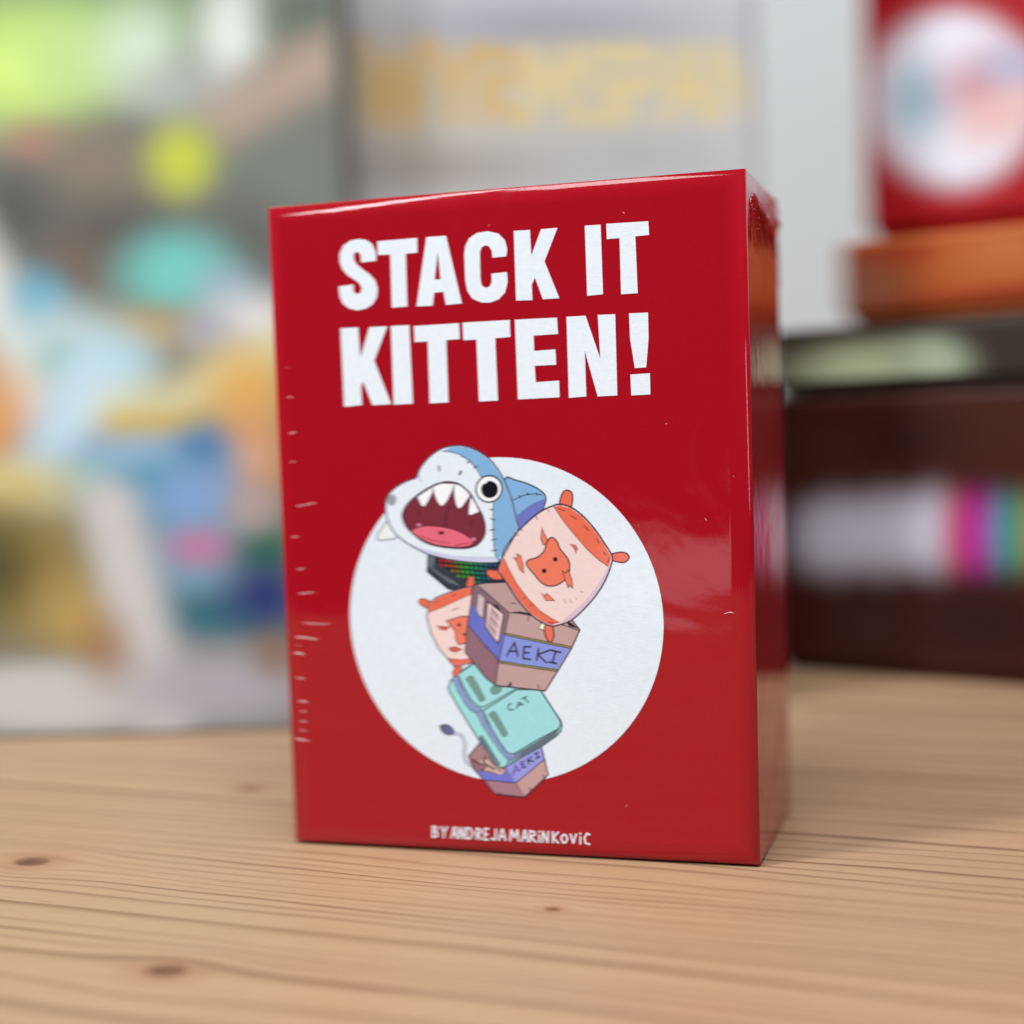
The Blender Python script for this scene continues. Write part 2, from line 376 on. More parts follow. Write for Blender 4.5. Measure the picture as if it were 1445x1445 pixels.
C1 = [('e', 1180, 640, 70, 40, 0, (74, 38, 18), .7), ('e', 1400, 600, 90, 60, 0, (74, 36, 12), .7), ('e', 1290, 620, 60, 40, 0, (52, 16, 8), .8), ('e', 1380, 880, 110, 60, 0, (46, 10, 8), .7), ('e', 1220, 880, 50, 60, 0, (66, 40, 36), .8)]
for i in range(6):
    x = 1146+i*34; C1.append(('e', x, 757-i*1.5, 26, 46+(i*7)%13, 0, (212, 212, 228), .5, .8))
for x, c in ((1352, (196, 64, 108)), (1386, (176, 56, 172)), (1420, (38, 156, 160)), (1456, (150, 148, 50)), (1492, (196, 120, 40)), (1528, (190, 60, 50))):
    C1.append(('e', x, 752, 19, 56, 0, c, .4))
art_panel('printed_side', s1[0], -s1[1]/2+.003, s1[1]/2-.003, s1[4]+.002, s1[3]-.003, -s1[2]/2-.0002, (74, 20, 6), C1, 200, 70)
s2 = lying_box(1080, .004, z1, z2, .25, .25, M_DARK2, M_DARK2, 'thin dark game box with pale green patch, second from bottom of the stack')
C2 = [('e', 1220, 525, 105, 40, -4, (204, 214, 176), .45), ('e', 1310, 512, 45, 34, 0, (176, 190, 164), .6)]
art_panel('printed_side', s2[0], -s2[1]/2+.003, s2[1]/2-.003, s2[4]+.002, s2[3]-.003, -s2[2]/2-.0002, (62, 50, 44), C2, 160, 40)
s3 = lying_box(1188, .006, z2, z3, .23, .23, M_ORANGE, M_ORANGE, 'thin orange-brown game box, under the red box of the stack')
C3 = [('e', 1360, 318, 200, 22, -14, (176, 30, 20), .8), ('e', 1200, 420, 60, 50, 0, (150, 104, 86), .7), ('e', 1420, 345, 70, 40, 0, (192, 118, 66), .8), ('e', 1380, 425, 160, 16, -8, (150, 46, 10), .7)]
art_panel('printed_side', s3[0], -s3[1]/2+.003, s3[1]/2-.003, s3[4]+.002, s3[3]-.003, -s3[2]/2-.0002, (180, 92, 40), C3, 160, 40)
s4 = lying_box(1224, .008, z3, z4, .24, .24, M_CRIM, M_CRIM, 'crimson game box with white roundel, topmost of the stack')
C4 = [('e', 1345, 140, 116, 124, 0, (232, 230, 240), .16), ('e', 1300, 140, 34, 40, 0, (160, 200, 216), .7), ('e', 1385, 120, 55, 40, -25, (206, 150, 158), .7), ('e', 1430, 95, 40, 26, 0, (186, 186, 210), .7),
      ('e', 1410, 165, 50, 30, -30, (232, 190, 186), .7)]
art_panel('printed_side', s4[0], -s4[1]/2+.003, s4[1]/2-.003, s4[4]+.002, s4[3]-.003, -s4[2]/2-.0002, (172, 4, 22), C4, 160, 70)

# ------------------------------------------------------------------ the red card-game box
BW, BD, BH = .0886, .0448, .12
BYAW = -.3031; BEV = .0039
def roll_depth(z): return .0017+.0015*min(1, max(0, z/BH))     # the edges are pinched at the foot, rounder at the top
bx = Vector((math.cos(BYAW), math.sin(BYAW), 0)); by = Vector((-math.sin(BYAW), math.cos(BYAW), 0))
BR = Vector((.0408, .2662, 0))
bc = BR - bx*(BW/2) + by*(BD/2)
box = empty('card_game_box', (bc.x, bc.y, 0), BYAW)
tag(box, 'glossy red card game box in clear shrink film, standing upright on the pine table', 'game box')
def mitred_box(name, lo, hi, r, r2, mat, parent):
    bm = bmesh.new(); bmesh.ops.create_cube(bm, size=1)
    for v in bm.verts: v.co = Vector(tuple(lo[i] + (v.co[i]+.5)*(hi[i]-lo[i]) for i in range(3)))
    per = [e for e in bm.edges if abs(e.verts[0].co.y-e.verts[1].co.y) < 1e-6]
    bmesh.ops.bevel(bm, geom=per, offset=r, segments=10, profile=.5, affect='EDGES')
    for v in bm.verts:                 # the roll is wide on the face and shallow in depth
        k = roll_depth(v.co.z)/r
        if v.co.y < lo[1]+r: v.co.y = lo[1]+(v.co.y-lo[1])*k
        elif v.co.y > hi[1]-r: v.co.y = hi[1]-(hi[1]-v.co.y)*k
        if v.co.z > BH/2:
            v.co.z += .0006
            v.co.x += -.0010 if v.co.x < 0 else .0002
    dep = [e for e in bm.edges if len(e.link_faces) == 2 and abs(e.verts[0].co.y-e.verts[1].co.y) > .03 and e.calc_face_angle() > math.radians(40)]
    bmesh.ops.bevel(bm, geom=dep, offset=r2, segments=3, profile=.5, affect='EDGES')
    me = bpy.data.meshes.new(name); bm.to_mesh(me); bm.free()
    for p in me.polygons: p.use_smooth = True
    o = link(name, me, mat, parent)
    m = o.modifiers.new('normals', 'WEIGHTED_NORMAL'); m.weight = 100; m.keep_sharp = True
    return o
carton = mitred_box('carton', (-BW/2, -BD/2, .0003), (BW/2, BD/2, BH), BEV, .0005, M_RED, box)
YF = -BD/2
def rolled(x, z):                       # how far the rolled edge drops back at x
    e = abs(x)-(BW/2-BEV); return 0 if e <= 0 else roll_depth(z)*(1-math.sqrt(max(0, 1-(e/BEV)**2)))
def face(px, py):                     # photo pixel -> the box's own x, z on its front
    q = on_plane(px, py, BR, by)-bc
    return q.dot(bx), q.z

# ---- flat artwork, laid out as one sheet of ink
INK = []                              # (owner, colour or None, polygon in photo pixels)
def T(ox, oy, s): return lambda P: [(ox+x*s, oy+y*s) for x, y in P]
def ccw(P):
    a = sum(P[i][0]*P[(i+1) % len(P)][1]-P[(i+1) % len(P)][0]*P[i][1] for i in range(len(P)))
    return P if a > 0 else P[::-1]
def curve(P, n=3):
    out = []; L = len(P)
    for i in range(L):
        p0, p1, p2, p3 = (np.array(P[(i+k) % L], float) for k in (-1, 0, 1, 2))
        for k in range(n):
            t = k/n
            q = .5*((2*p1)+(-p0+p2)*t+(2*p0-5*p1+4*p2-p3)*t*t+(-p0+3*p1-3*p2+p3)*t**3); out.append(tuple(q))
    return out
def grow(P, d):
    P = ccw(P); out = []; L = len(P)
    for i in range(L):
        a, b, c = (np.array(P[(i+k) % L]) for k in (-1, 0, 1))
        def nrm(v): return np.array((v[1], -v[0]))/max(1e-9, np.hypot(*v))
        n1, n2 = nrm(b-a), nrm(c-b); m = n1+n2; k = m @ m
        m = m*(2/k) if k > .6 else m*(2/.6)
        out.append(tuple(b+m*d))
    return out
OUT = (44, 36, 58)
def fill(owner, c, P, sm=False):
    P = curve(P) if sm else list(P); INK.append((owner, c, ccw(P)))
def shape(owner, c, P, sm=True, line=.8, oc=OUT):
    P = curve(P) if sm else list(P); INK.append((owner, oc, grow(P, line*2.3))); INK.append((owner, c, ccw(P)))
def stroke(owner, c, P, wd):
    P = [np.array(p, float) for p in P]
    if owner != 'printed_author_line': wd = wd*1.25
    for i in range(len(P)-1):
        d = P[i+1]-P[i]; l = np.hypot(*d)
        if l < 1e-6: continue
        d /= l; n = np.array((-d[1], d[0]))*wd/2; e = d*wd*.35
        INK.append((owner, c, ccw([tuple(P[i]-e+n), tuple(P[i+1]+e+n), tuple(P[i+1]+e-n), tuple(P[i]-e-n)])))
def ell(cx, cy, rx, ry, ang=0, n=28):
    a = math.radians(ang)
    return [(cx+rx*math.cos(t)*math.cos(a)-ry*math.sin(t)*math.sin(a), cy+rx*math.cos(t)*math.sin(a)+ry*math.sin(t)*math.cos(a)) for t in (2*math.pi*i/n for i in range(n))]

WHITE = (232, 241, 252); DISC = (227, 238, 250)
# white disc: a true circle on the card
def facepx(x, z):
    W = bc + bx*x + by*YF + Vector((0, 0, z)); q = project([tuple(W)])[0]; return (q[0], q[1])
cl, cr, ct, cb_ = face(494.5, 880), face(936.5, 880), face(715, 645), face(718, 1104)
cxl, czl = (cl[0]+cr[0])/2, (ct[1]+cb_[1])/2
rx_, rz_ = (cr[0]-cl[0])/2, (ct[1]-cb_[1])/2
print('disc radii mm', rx_*1000, rz_*1000)
fill('printed_disc', DISC, [facepx(cxl+rx_*math.cos(t), czl+rz_*math.sin(t)) for t in (2*math.pi*i/120 for i in range(120))])

# title
t6 = T(440, 280, 540/1445)
TITLE = [
 [(187,242),(243,236),(242,205),(228,172),(206,157),(178,153),(147,159),(120,178),(106,208),(106,240),(115,266),(135,290),(165,309),(183,324),(190,341),(184,357),(170,362),(158,352),(157,325),(103,332),(106,370),(118,398),(142,416),(172,423),(205,416),(230,400),(246,372),(249,340),(240,310),(220,288),(190,266),(170,249),(160,232),(158,215),(165,203),(176,202),(185,214)],
 [(248,162),(398,149),(399,205),(355,209),(361,408),(303,413),(297,212),(250,214)],
 [(433,146),(507,141),(567,397),(507,402),(498,353),(462,356),(457,405),(396,408)],
 [(735,219),(738,190),(729,157),(705,133),(665,124),(625,130),(595,150),(580,180),(576,210),(580,310),(588,350),(606,378),(640,393),(675,393),(706,381),(730,355),(740,315),(737,278),(679,284),(680,315),(672,333),(655,338),(642,328),(637,305),(635,205),(641,185),(655,177),(670,181),(680,198),(683,224)],
 [(763,123),(824,119),(829,217),(866,116),(928,111),(879,238),(935,377),(873,381),(843,299),(831,325),(833,384),(772,386)],
 [(1031,103),(1091,99),(1100,362),(1040,368)],
 [(1112,96),(1271,86),(1274,138),(1222,143),(1231,358),(1168,362),(1162,150),(1114,154)],
 [(109,490),(175,487),(184,603),(218,486),(285,483),(236,613),(300,777),(230,781),(194,690),(186,712),(190,780),(123,787)],
 [(299,482),(368,478),(382,775),(310,779)],
 [(386,482),(556,471),(559,531),(508,535),(516,770),(446,774),(438,540),(389,543)],
 [(570,469),(748,459),(750,523),(693,528),(703,763),(632,767),(622,533),(573,536)],
 [(767,458),(926,450),(930,512),(838,518),(840,576),(920,570),(923,628),(842,632),(846,694),(934,688),(936,751),(779,759)],
 [(962,447),(1034,443),(1090,606),(1080,440),(1146,437),(1154,744),(1080,748),(1031,575),(1037,748),(971,753)],
 [(1198,434),(1270,431),(1272,530),(1263,638),(1220,641),(1202,530)],
 [(1203,665),(1277,660),(1279,740),(1207,744)]]
for P in TITLE: fill('printed_title', WHITE, t6(P))
fill('printed_title', None, t6([(476, 200), (487, 305), (464, 307)]))

# author line, hand lettered
GL = {'B': [[(0,0),(0,1)],[(0,0),(.7,.05),(.8,.25),(.5,.47),(0,.5)],[(.5,.47),(1,.6),(.95,.9),(0,1)]], 'Y': [[(0,0),(.5,.5),(.45,1)],[(1,0),(.5,.5)]],
 'A': [[(0,1),(.45,0),(.6,0),(1,1)],[(.2,.65),(.85,.65)]], 'N': [[(0,1),(.05,0),(.9,1),(1,0)]], 'D': [[(0,0),(0,1),(.6,.95),(1,.5),(.6,.05),(0,0)]],
 'R': [[(0,1),(0,0),(.8,.1),(.9,.35),(.1,.55),(1,1)]], 'E': [[(1,0),(0,0),(0,1),(1,1)],[(0,.5),(.8,.5)]], 'J': [[(.9,0),(.9,.8),(.5,1),(0,.85)]],
 'M': [[(0,1),(.15,0),(.5,.7),(.85,0),(1,1)]], 'i': [[(.5,.35),(.5,1)],[(.5,0),(.5,.08)]], 'K': [[(0,0),(0,1)],[(1,0),(.05,.55),(1,1)]],
 'O': [[(.5,.1),(.1,.3),(0,.6),(.3,1),(.7,1),(1,.6),(.8,.2),(.5,.1)]], 'V': [[(0,.05),(.5,1),(1,0)]], 'C': [[(1,.1),(.5,0),(0,.4),(.2,.9),(1,1)]]}
AUTH = [('B',60,104),('Y',126,184),('A',212,264),('N',274,322),('D',336,394),('R',418,464),('E',482,520),('J',540,584),('A',598,660),('M',688,768),('A',786,840),('R',852,906),('i',920,942),('N',954,1008),('K',1038,1090),('O',1106,1164),('V',1182,1236),('i',1256,1276),('C',1296,1345)]
t1 = T(600, 1150, 250/1445)
for ch, xa, xb in AUTH:
    ya = 92+(xa-60)*.046; hh = 88 if ch not in 'OV' else 74; ya += (10 if ch in 'OV' else 0)
    for s in GL[ch]: stroke('printed_author_line', WHITE, t1([(xa+4+(xb-xa-8)*x, ya+x*2+hh*y) for x, y in s]), 2.35)

# lowest carton, plug and cable
z4t = T(600, 930, 220/1445); BRN = (196, 158, 158); BRN2 = (164, 122, 136); BRN3 = (146, 104, 114)
def st4(o, c, P, wd): stroke(o, c, z4t(P), wd)
o = 'printed_power_cable'
st4(o, (150, 154, 184), [(250,686),(290,690),(325,702),(352,730),(368,775),(370,820),(362,870),(366,915),(385,955),(430,990)], 4.0)
st4(o, (206, 210, 226), [(250,686),(290,690),(325,702),(352,730),(368,775),(370,820),(362,870),(366,915),(385,955),(430,990)], 2.0)
shape(o, (98, 104, 150), z4t(ell(205, 655, 62, 38, 28)), False, .6)
st4(o, (60, 60, 90), [(135, 622), (170, 640)], 2.2)
o = 'printed_lower_carton'
shape(o, BRN3, z4t([(410,900),(520,770),(700,990),(1070,800),(1135,1070),(920,1275),(650,1245),(550,1120),(450,1010)]), False)
fill(o, (170, 128, 132), z4t([(415,900),(520,775),(600,890),(560,960),(470,960)]))
fill(o, (206, 180, 172), z4t([(500,940),(580,930),(740,1040),(700,1075),(620,1040),(540,1030)]))
st4(o, (96, 62, 66), [(440,930),(560,1000),(520,1040)], 2.4); st4(o, (96, 62, 66), [(560,900),(540,960),(640,1020)], 2.2); st4(o, (96, 62, 66), [(610,950),(700,1040)], 1.4)
fill(o, (112, 118, 214), z4t([(480,1030),(620,1060),(720,1075),(750,1020),(840,1145),(550,1120)]))
fill(o, (150, 156, 232), z4t([(750,1005),(1072,815),(1100,930),(842,1145)]))
fill(o, BRN2, z4t([(560,1122),(840,1150),(918,1272),(650,1245)])); fill(o, BRN, z4t([(842,1150),(1100,935),(1135,1068),(920,1272)]))
st4(o, OUT, [(550,1120),(842,1148),(1100,933)], 1.1); st4(o, (110, 70, 84), [(842,1150),(918,1272)], .9)
st4(o, OUT, [(965,1195),(985,1225)], 1.3); st4(o, OUT, [(1090,1075),(1105,1095)], 1.0); st4(o, OUT, [(700,1240),(680,1250)], 1.2)
for s in ([(812,1078),(838,985),(878,1040)], [(830,1040),(868,1020)]): st4(o, (120, 96, 186), s, 2.0)
for s in ([(888,960),(905,1010),(935,995)], [(888,960),(918,945)], [(896,985),(920,972)], [(945,925),(965,975)], [(985,905),(955,945),(1005,945)], [(1015,880),(1050,862)], [(1032,872),(1045,915)], [(1025,925),(1062,905)]): st4(o, OUT, s, 1.5)

# fridge
o = 'printed_fridge'; TE = (160, 222, 230)
shape(o, (156, 226, 226), z4t([(290,150),(460,40),(640,235),(830,265),(1060,285),(1180,470),(1250,575),(1262,620),(1250,665),(1215,705),(1080,800),(900,895),(745,988),(705,1000),(660,960),(500,740),(350,500),(235,305),(222,268),(245,205)]), False, 1.0, (70, 100, 112))
fill(o, (94, 110, 128), z4t([(820,890),(1250,640),(1215,705),(1080,800),(900,895),(770,960)]))
fill(o, (120, 140, 170), z4t([(770,915),(830,888),(905,868),(780,960),(745,985)]))
fill(o, (98, 122, 136), z4t([(505,715),(530,700),(580,780),(640,880),(700,970),(690,990),(600,880),(500,740)]))
band = [(282,180),(330,290),(390,395),(440,455),(500,485)]; band2 = [(505,505),(560,610),(640,730),(710,830),(760,890),(810,903)]
for bnd in (band, band2):
    st4(o, (58, 76, 110), bnd, 7.4); st4(o, (150, 168, 216), bnd, 5.4); 
st4(o, (96, 112, 160), [(x+6, y+10) for x, y in band], .9); st4(o, (96, 112, 160), [(x+6, y+8) for x, y in band2], .9)
shape(o, TE, z4t([(310,145),(462,42),(640,235),(838,268),(560,430),(520,440),(480,420),(430,370),(370,270)]), False, .8, (70, 104, 112))
shape(o, TE, z4t([(545,480),(850,290),(1060,288),(1180,470),(1245,575),(1250,610),(1225,645),(1000,765),(830,868),(790,872),(755,850),(700,770),(620,640)]), False, .8, (60, 84, 94))
for P in ([(385,185),(410,162),(440,165),(490,250),(550,362),(545,380),(515,390),(450,290)], [(595,515),(620,490),(648,492),(700,580),(760,690),(752,708),(725,718),(660,610)], [(610,275),(655,240),(710,262),(700,290),(655,325),(615,312)]):
    shape(o, (112, 152, 148), z4t(P), False, .5, (84, 116, 116))
for s in ([(800,412),(776,422),(768,448),(782,472),(822,466)], [(850,455),(868,398),(912,425)], [(858,432),(900,418)], [(890,372),(945,345)], [(918,360),(956,402)]): st4(o, (58, 74, 84), s, 1.5)

# gaming keyboard
zk = T(520, 610, 220/1445); o = 'printed_keyboard'
shape(o, (52, 60, 72), zk([(555,1135),(700,1100),(1210,1180),(1260,1290),(1250,1420),(1000,1450),(850,1470),(740,1450),(600,1335),(548,1290)]), False, .6, (26, 28, 36))
fill(o, (100, 108, 118), zk([(555,1140),(620,1150),(600,1260),(700,1330),(800,1380),(850,1430),(740,1390),(590,1275),(552,1240)]))
fill(o, (28, 34, 40), zk([(625,1160),(1205,1195),(1250,1300),(1240,1400),(980,1410),(890,1350),(720,1265),(630,1200)]))
KC = [(170, 40, 44), (160, 70, 40), (130, 110, 40), (80, 140, 50), (50, 160, 60), (36, 140, 84), (30, 120, 110), (30, 100, 120), (36, 80, 120), (40, 60, 110)]
for i in range(13):
    for j in range(5):
        x = 650+i*46-j*8+j*18; y = 1172+j*44+i*4
        if y > 1205+(x-640)*.66 or x > 1225: continue
        c = KC[min(9, int((x-640)/58))]
        fill(o, c, zk([(x, y), (x+34, y+4), (x+42, y+30), (x+8, y+28)]))
        st = [(x+34, y+4), (x+46, y+32)]; stroke(o, (14, 18, 22), zk(st), .8)

# rear cushion
z3t = T(580, 790, 260/1445); o = 'printed_rear_cushion'; PK = (240, 214, 212); ORG = (232, 112, 86); ORG2 = (236, 124, 98)
def st3(o, c, P, wd): stroke(o, c, z3t(P), wd)
for P in ([(160,385),(100,362),(65,332),(85,308),(130,320),(165,345)], [(440,235),(448,160),(470,132),(490,150),(482,225)], [(335,815),(348,850),(330,890),(352,912),(378,880),(395,825)]):
    shape(o, ORG, z3t(P), True, .7, (130, 60, 56))
shape(o, PK, z3t([(145,345),(200,300),(300,260),(400,230),(480,215),(520,300),(520,500),(500,720),(505,795),(420,815),(350,832),(310,795),(290,770),(220,690),(160,570),(130,450)]), False, .8, (96, 62, 76))
fill(o, ORG, z3t([(147,347),(200,302),(300,262),(400,232),(480,217),(490,262),(380,310),(250,370),(137,415)]))
fill(o, ORG, z3t([(295,775),(400,783),(480,770),(505,795),(420,813),(350,830),(310,795)]))
st3(o, (120, 50, 50), [(137,415),(250,370),(380,310),(490,262)], .7); st3(o, (120, 50, 50), [(295,775),(400,783),(500,768)], .7)
shape(o, ORG2, z3t([(285,480),(320,470),(350,460),(400,445),(460,450),(460,640),(380,662),(355,625),(348,555),(312,512)]), False, .6)
fill(o, (62, 26, 30), z3t(ell(378, 510, 14, 14))); fill(o, (62, 26, 30), z3t(ell(420, 585, 12, 12)))
for P in ([(208,518),(250,525),(300,525),(275,550),(235,545)], [(300,692),(345,682),(395,702),(350,722),(310,712)]): shape(o, (206, 96, 92), z3t(P), False, .4, (140, 64, 66))
st3(o, (150, 110, 110), [(325,398),(350,382),(378,380)], 1.2); st3(o, (140, 60, 56), [(190,335),(220,325)], .9); st3(o, (140, 60, 56), [(330,285),(355,270)], .9)

# upper carton
o = 'printed_upper_carton'
shape(o, (190, 158, 158), z3t([(490,215),(520,195),(600,185),(740,180),(1200,400),(1318,550),(1255,690),(1145,872),(1050,1022),(668,980),(590,920),(432,722),(450,520),(478,340)]), False, .9)
fill(o, (138, 106, 118), z3t([(490,217),(520,197),(770,415),(735,580),(690,790),(662,972),(590,918),(434,722),(452,520),(480,340)]))
fill(o, (186, 156, 156), z3t([(522,196),(600,187),(740,182),(1190,402),(1316,550),(940,425),(770,412)]))
fill(o, (192, 158, 158), z3t([(772,416),(940,428),(1314,552),(1255,690),(1145,870),(1050,1020),(670,980),(690,790),(737,580)]))
fill(o, (26, 20, 26), z3t([(775,412),(860,404),(950,424),(1000,452),(900,432)]))
fill(o, (26, 20, 26), z3t([(1200,465),(1270,500),(1310,540),(1240,520)]))
fill(o, (104, 114, 204), z3t([(478,345),(590,490),(728,592),(688,782),(560,640),(453,510)])); fill(o, (142, 104, 120), z3t([(452,520),(560,652),(686,792),(664,968),(590,916),(434,722)]))
fill(o, (134, 150, 226), z3t([(737,584),(1255,688),(1142,866),(690,800)]))
for a, b in (((738,582),(1255,688)), ((690,800),(1142,868))):
    st3(o, OUT, [a, b], 3.2); st3(o, (150, 146, 78), [a, b], 1.3)
st3(o, OUT, [(452,514),(560,646),(688,786)], 1.1); st3(o, OUT, [(770,415),(735,580),(690,790),(664,975)], 1.1); st3(o, OUT, [(520,197),(645,305),(770,414),(940,426)], 1.1); st3(o, OUT, [(1000,450),(1160,500),(1314,552)], 1.1)
shape(o, (206, 190, 196), z3t([(530,262),(575,298),(562,452),(540,440),(515,400)]), False, .5, (96, 66, 80))
shape(o, (238, 208, 212), z3t([(605,335),(722,428),(682,645),(590,530)]), False, .8)
for i in range(9):
    x0, y0, x1, y1 = 618-i*3.4, 375+i*19, 700-i*4, 438+i*20
    st3(o, (70, 46, 60), [(x0+8, y0), (x1-(0 if i % 3 else 14), y1)], 1.0)
fill(o, (60, 40, 52), z3t([(640,350),(680,350),(702,392),(690,398)]))
shape(o, (242, 242, 222), z3t([(1020,500),(1062,506),(1052,547),(1008,540)]), False, .5)
for s in ([(752,752),(812,648),(840,757)], [(778,716),(836,718)], [(887,682),(880,772),(938,782)], [(887,682),(940,682)], [(883,726),(926,729)], [(1002,697),(985,788)], [(1080,712),(996,742),(1062,806)], [(1090,706),(1176,726)], [(1136,716),(1110,806)], [(1080,801),(1142,813)]): st3(o, (40, 36, 66), s, 2.1)
st3(o, OUT, [(925,440),(918,480)], 1.0); st3(o, OUT, [(765,990),(782,962),(785,992)], 1.8); st3(o, OUT, [(998,980),(1004,1012)], 1.2); st3(o, OUT, [(790,340),(825,342)], 1.0); st3(o, OUT, [(580,690),(600,680)], 1.2)

# shark hat
o = 'printed_shark_hat'; SB = (130, 178, 224); SW = (228, 239, 250)
z2t = T(680, 670, 220/1325)
def st1(o, c, P, wd): stroke(o, c, zk(P), wd)
def st2(o, c, P, wd): stroke(o, c, z2t(P), wd)
shape(o, SB, z2t([(200,42),(280,50),(370,75),(450,110),(512,152),(538,190),(532,240),(500,312),(400,400),(330,455),(280,480),(230,300)]), True, .9)
fill(o, (112, 120, 198), z2t([(300,345),(350,300),(430,245),(534,200),(532,240),(500,312),(400,400),(312,465)]))
st2(o, OUT, [(268,216),(320,188),(390,165),(470,162),(510,172)], 1.0)
for x, y in ((320,186),(390,162),(468,165)): st2(o, OUT, [(x-4,y-14),(x+6,y+16)], 1.0)
shape(o, (236, 240, 246), zk([(200,820),(110,920),(85,970),(105,994),(160,990),(260,965)]), True, .9, (140, 144, 162))
HEAD = [(450,425),(475,360),(520,290),(580,225),(650,175),(720,145),(820,130),(900,138),(980,165),(1060,210),(1130,265),(1190,340),(1240,420),(1280,510),(1320,620),(1350,740),(1370,830),(1382,900),(1330,970),(1280,1040),(1240,1110),(1215,1190),(1100,1203),(950,1198),(800,1180),(650,1150),(540,1118),(430,1062),(330,1000),(250,930),(200,850),(170,750),(165,690),(180,610),(220,550),(290,495),(370,455)]
shape(o, SW, zk(HEAD), True, .9, (70, 66, 96))
fill(o, (204, 208, 238), zk([(390,1035),(560,1095),(760,1140),(1000,1152),(1185,1150),(1213,1188),(1100,1201),(950,1196),(800,1178),(650,1148),(540,1116)]))
fill(o, SB, zk([(690,172),(760,140),(820,132),(900,140),(980,167),(1060,212),(1130,267),(1190,342),(1240,422),(1280,512),(1320,622),(1350,742),(1370,832),(1380,900),(1330,968),(1280,1038),(1240,1108),(1213,1188),(1175,1140),(1160,1050),(1155,900),(1155,640),(1110,520),(1040,410),(1010,350),(960,290),(900,240),(840,205),(760,182)]))
st1(o, OUT, [(690,176),(760,182),(840,205),(900,240),(960,290),(1010,350),(1045,415)], .9); st1(o, OUT, [(1157,640),(1155,900),(1162,1050),(1177,1140),(1213,1192)], .9)
for a, b in (((862,222),(905,240)), ((912,285),(948,262)), ((975,330),(1012,312)), ((1120,712),(1158,722)), ((1130,800),(1172,810)), ((1122,908),(1172,902)), ((1140,1000),(1184,990)), ((1142,1098),(1188,1092)), ((1350,930),(1395,950))): st1(o, OUT, [a, b], 1.2)
fill(o, (170, 174, 180), zk(ell(220, 628, 42, 55, 10))); fill(o, (150, 154, 160), zk(ell(212, 632, 28, 42, 10)))
MOUTH = [(320,780),(335,720),(375,660),(440,600),(520,545),(600,500),(680,472),(750,465),(820,478),(880,515),(945,580),(1000,680),(1050,770),(1075,860),(1075,930),(1050,990),(1000,1040),(930,1065),(840,1070),(720,1062),(600,1040),(500,1000),(400,920),(350,860)]
shape(o, (122, 46, 60), zk(MOUTH), True, .9, (66, 50, 70))
for s in ([(480,690),(460,770)], [(738,690),(725,760),(712,860)], [(960,800),(950,870)]): st1(o, (84, 28, 42), s, 1.3)
shape(o, (228, 108, 128), zk([(402,915),(470,882),(560,870),(700,885),(820,915),(920,970),(968,1015),(930,1050),(840,1062),(720,1055),(600,1033),(500,990),(440,950)]), True, .6, (90, 26, 40))
st1(o, (170, 60, 84), [(470,955),(600,1005),(740,1025)], 1.0); st1(o, (170, 60, 84), [(800,1052),(880,1032),(930,1030)], 1.2)
fill(o, (96, 30, 44), zk(ell(675, 932, 28, 18))); 
for c in ((468,858), (975,990)): fill(o, (206, 130, 150), zk(ell(c[0], c[1], 20, 17)))
TEETH = ([(455,600),(520,555),(598,508),(590,560),(550,640),(520,685),(495,680),(475,640)], [(600,505),(680,475),(795,480),(775,540),(730,630),(695,675),(670,680),(640,640),(612,570)], [(800,480),(850,495),(905,540),(940,585),(900,640),(865,690),(835,705),(815,670),(800,600),(795,540)], [(950,600),(990,660),(1025,735),(950,765),(930,760),(935,690)])
for P in TEETH: shape(o, (246, 248, 253), zk(P), False, .5, (86, 60, 78))
shape(o, (248, 250, 253), zk(ell(1118, 525, 112, 116, 20)), False, 1.0); fill(o, (18, 14, 24), zk(ell(1124, 530, 80, 80))); fill(o, (248, 250, 253), zk(ell(1078, 456, 24, 20, -30)))
st1(o, (120, 126, 140), [(653,312),(656,355)], 2.4); st1(o, (60, 62, 78), [(858,362),(845,390)], 2.6)
st1(o, (200, 200, 232), [(470,405),(485,455)], 2.2)

# front cushion
o = 'printed_front_cushion'
for P in ([(675,285),(670,220),(690,160),(720,136),(755,150),(767,195),(748,285)], [(1080,692),(1120,675),(1180,663),(1230,675),(1246,705),(1215,737),(1170,737),(1090,715)], [(200,870),(130,888),(75,872),(43,832),(65,810),(110,816),(170,812)], [(552,1262),(538,1330),(560,1395),(585,1417),(606,1370),(602,1320),(588,1262)]):
    shape(o, ORG, z2t(P), True, .9, (90, 44, 56))
PIL = [(160,760),(185,700),(240,600),(300,500),(400,400),(500,320),(600,272),(665,258),(750,280),(850,350),(950,460),(1040,590),(1102,695),(1090,770),(1050,880),(980,1000),(880,1120),(760,1228),(650,1270),(590,1277),(520,1250),(430,1190),(320,1070),(240,950),(180,860),(145,810)]
shape(o, PK, z2t(PIL), True, 1.0)
fill(o, (218, 190, 214), z2t([(1070,785),(1020,880),(940,1000),(830,1120),(720,1210),(665,1252),(700,1250),(760,1226),(880,1119),(980,999),(1050,879),(1088,775)]))
fill(o, ORG, z2t([(612,270),(665,260),(750,282),(850,352),(950,462),(1040,592),(1100,695),(1078,780),(1000,730),(900,640),(780,500),(690,390)]))
fill(o, ORG, z2t([(187,708),(230,800),(300,930),(400,1060),(500,1160),(600,1225),(660,1255),(590,1275),(520,1248),(430,1188),(320,1068),(240,948),(180,858),(147,810),(160,762)]))
fill(o, (206, 66, 72), z2t([(570,1245),(655,1256),(590,1275),(545,1258)])); fill(o, (206, 66, 72), z2t([(1068,720),(1098,700),(1080,765),(1066,745)]))
st2(o, (120, 56, 58), [(612,272),(690,390),(780,500),(900,640),(1000,730),(1076,780)], .8); st2(o, (120, 56, 58), [(187,710),(230,800),(300,930),(400,1060),(500,1160),(600,1225),(660,1255)], .8)
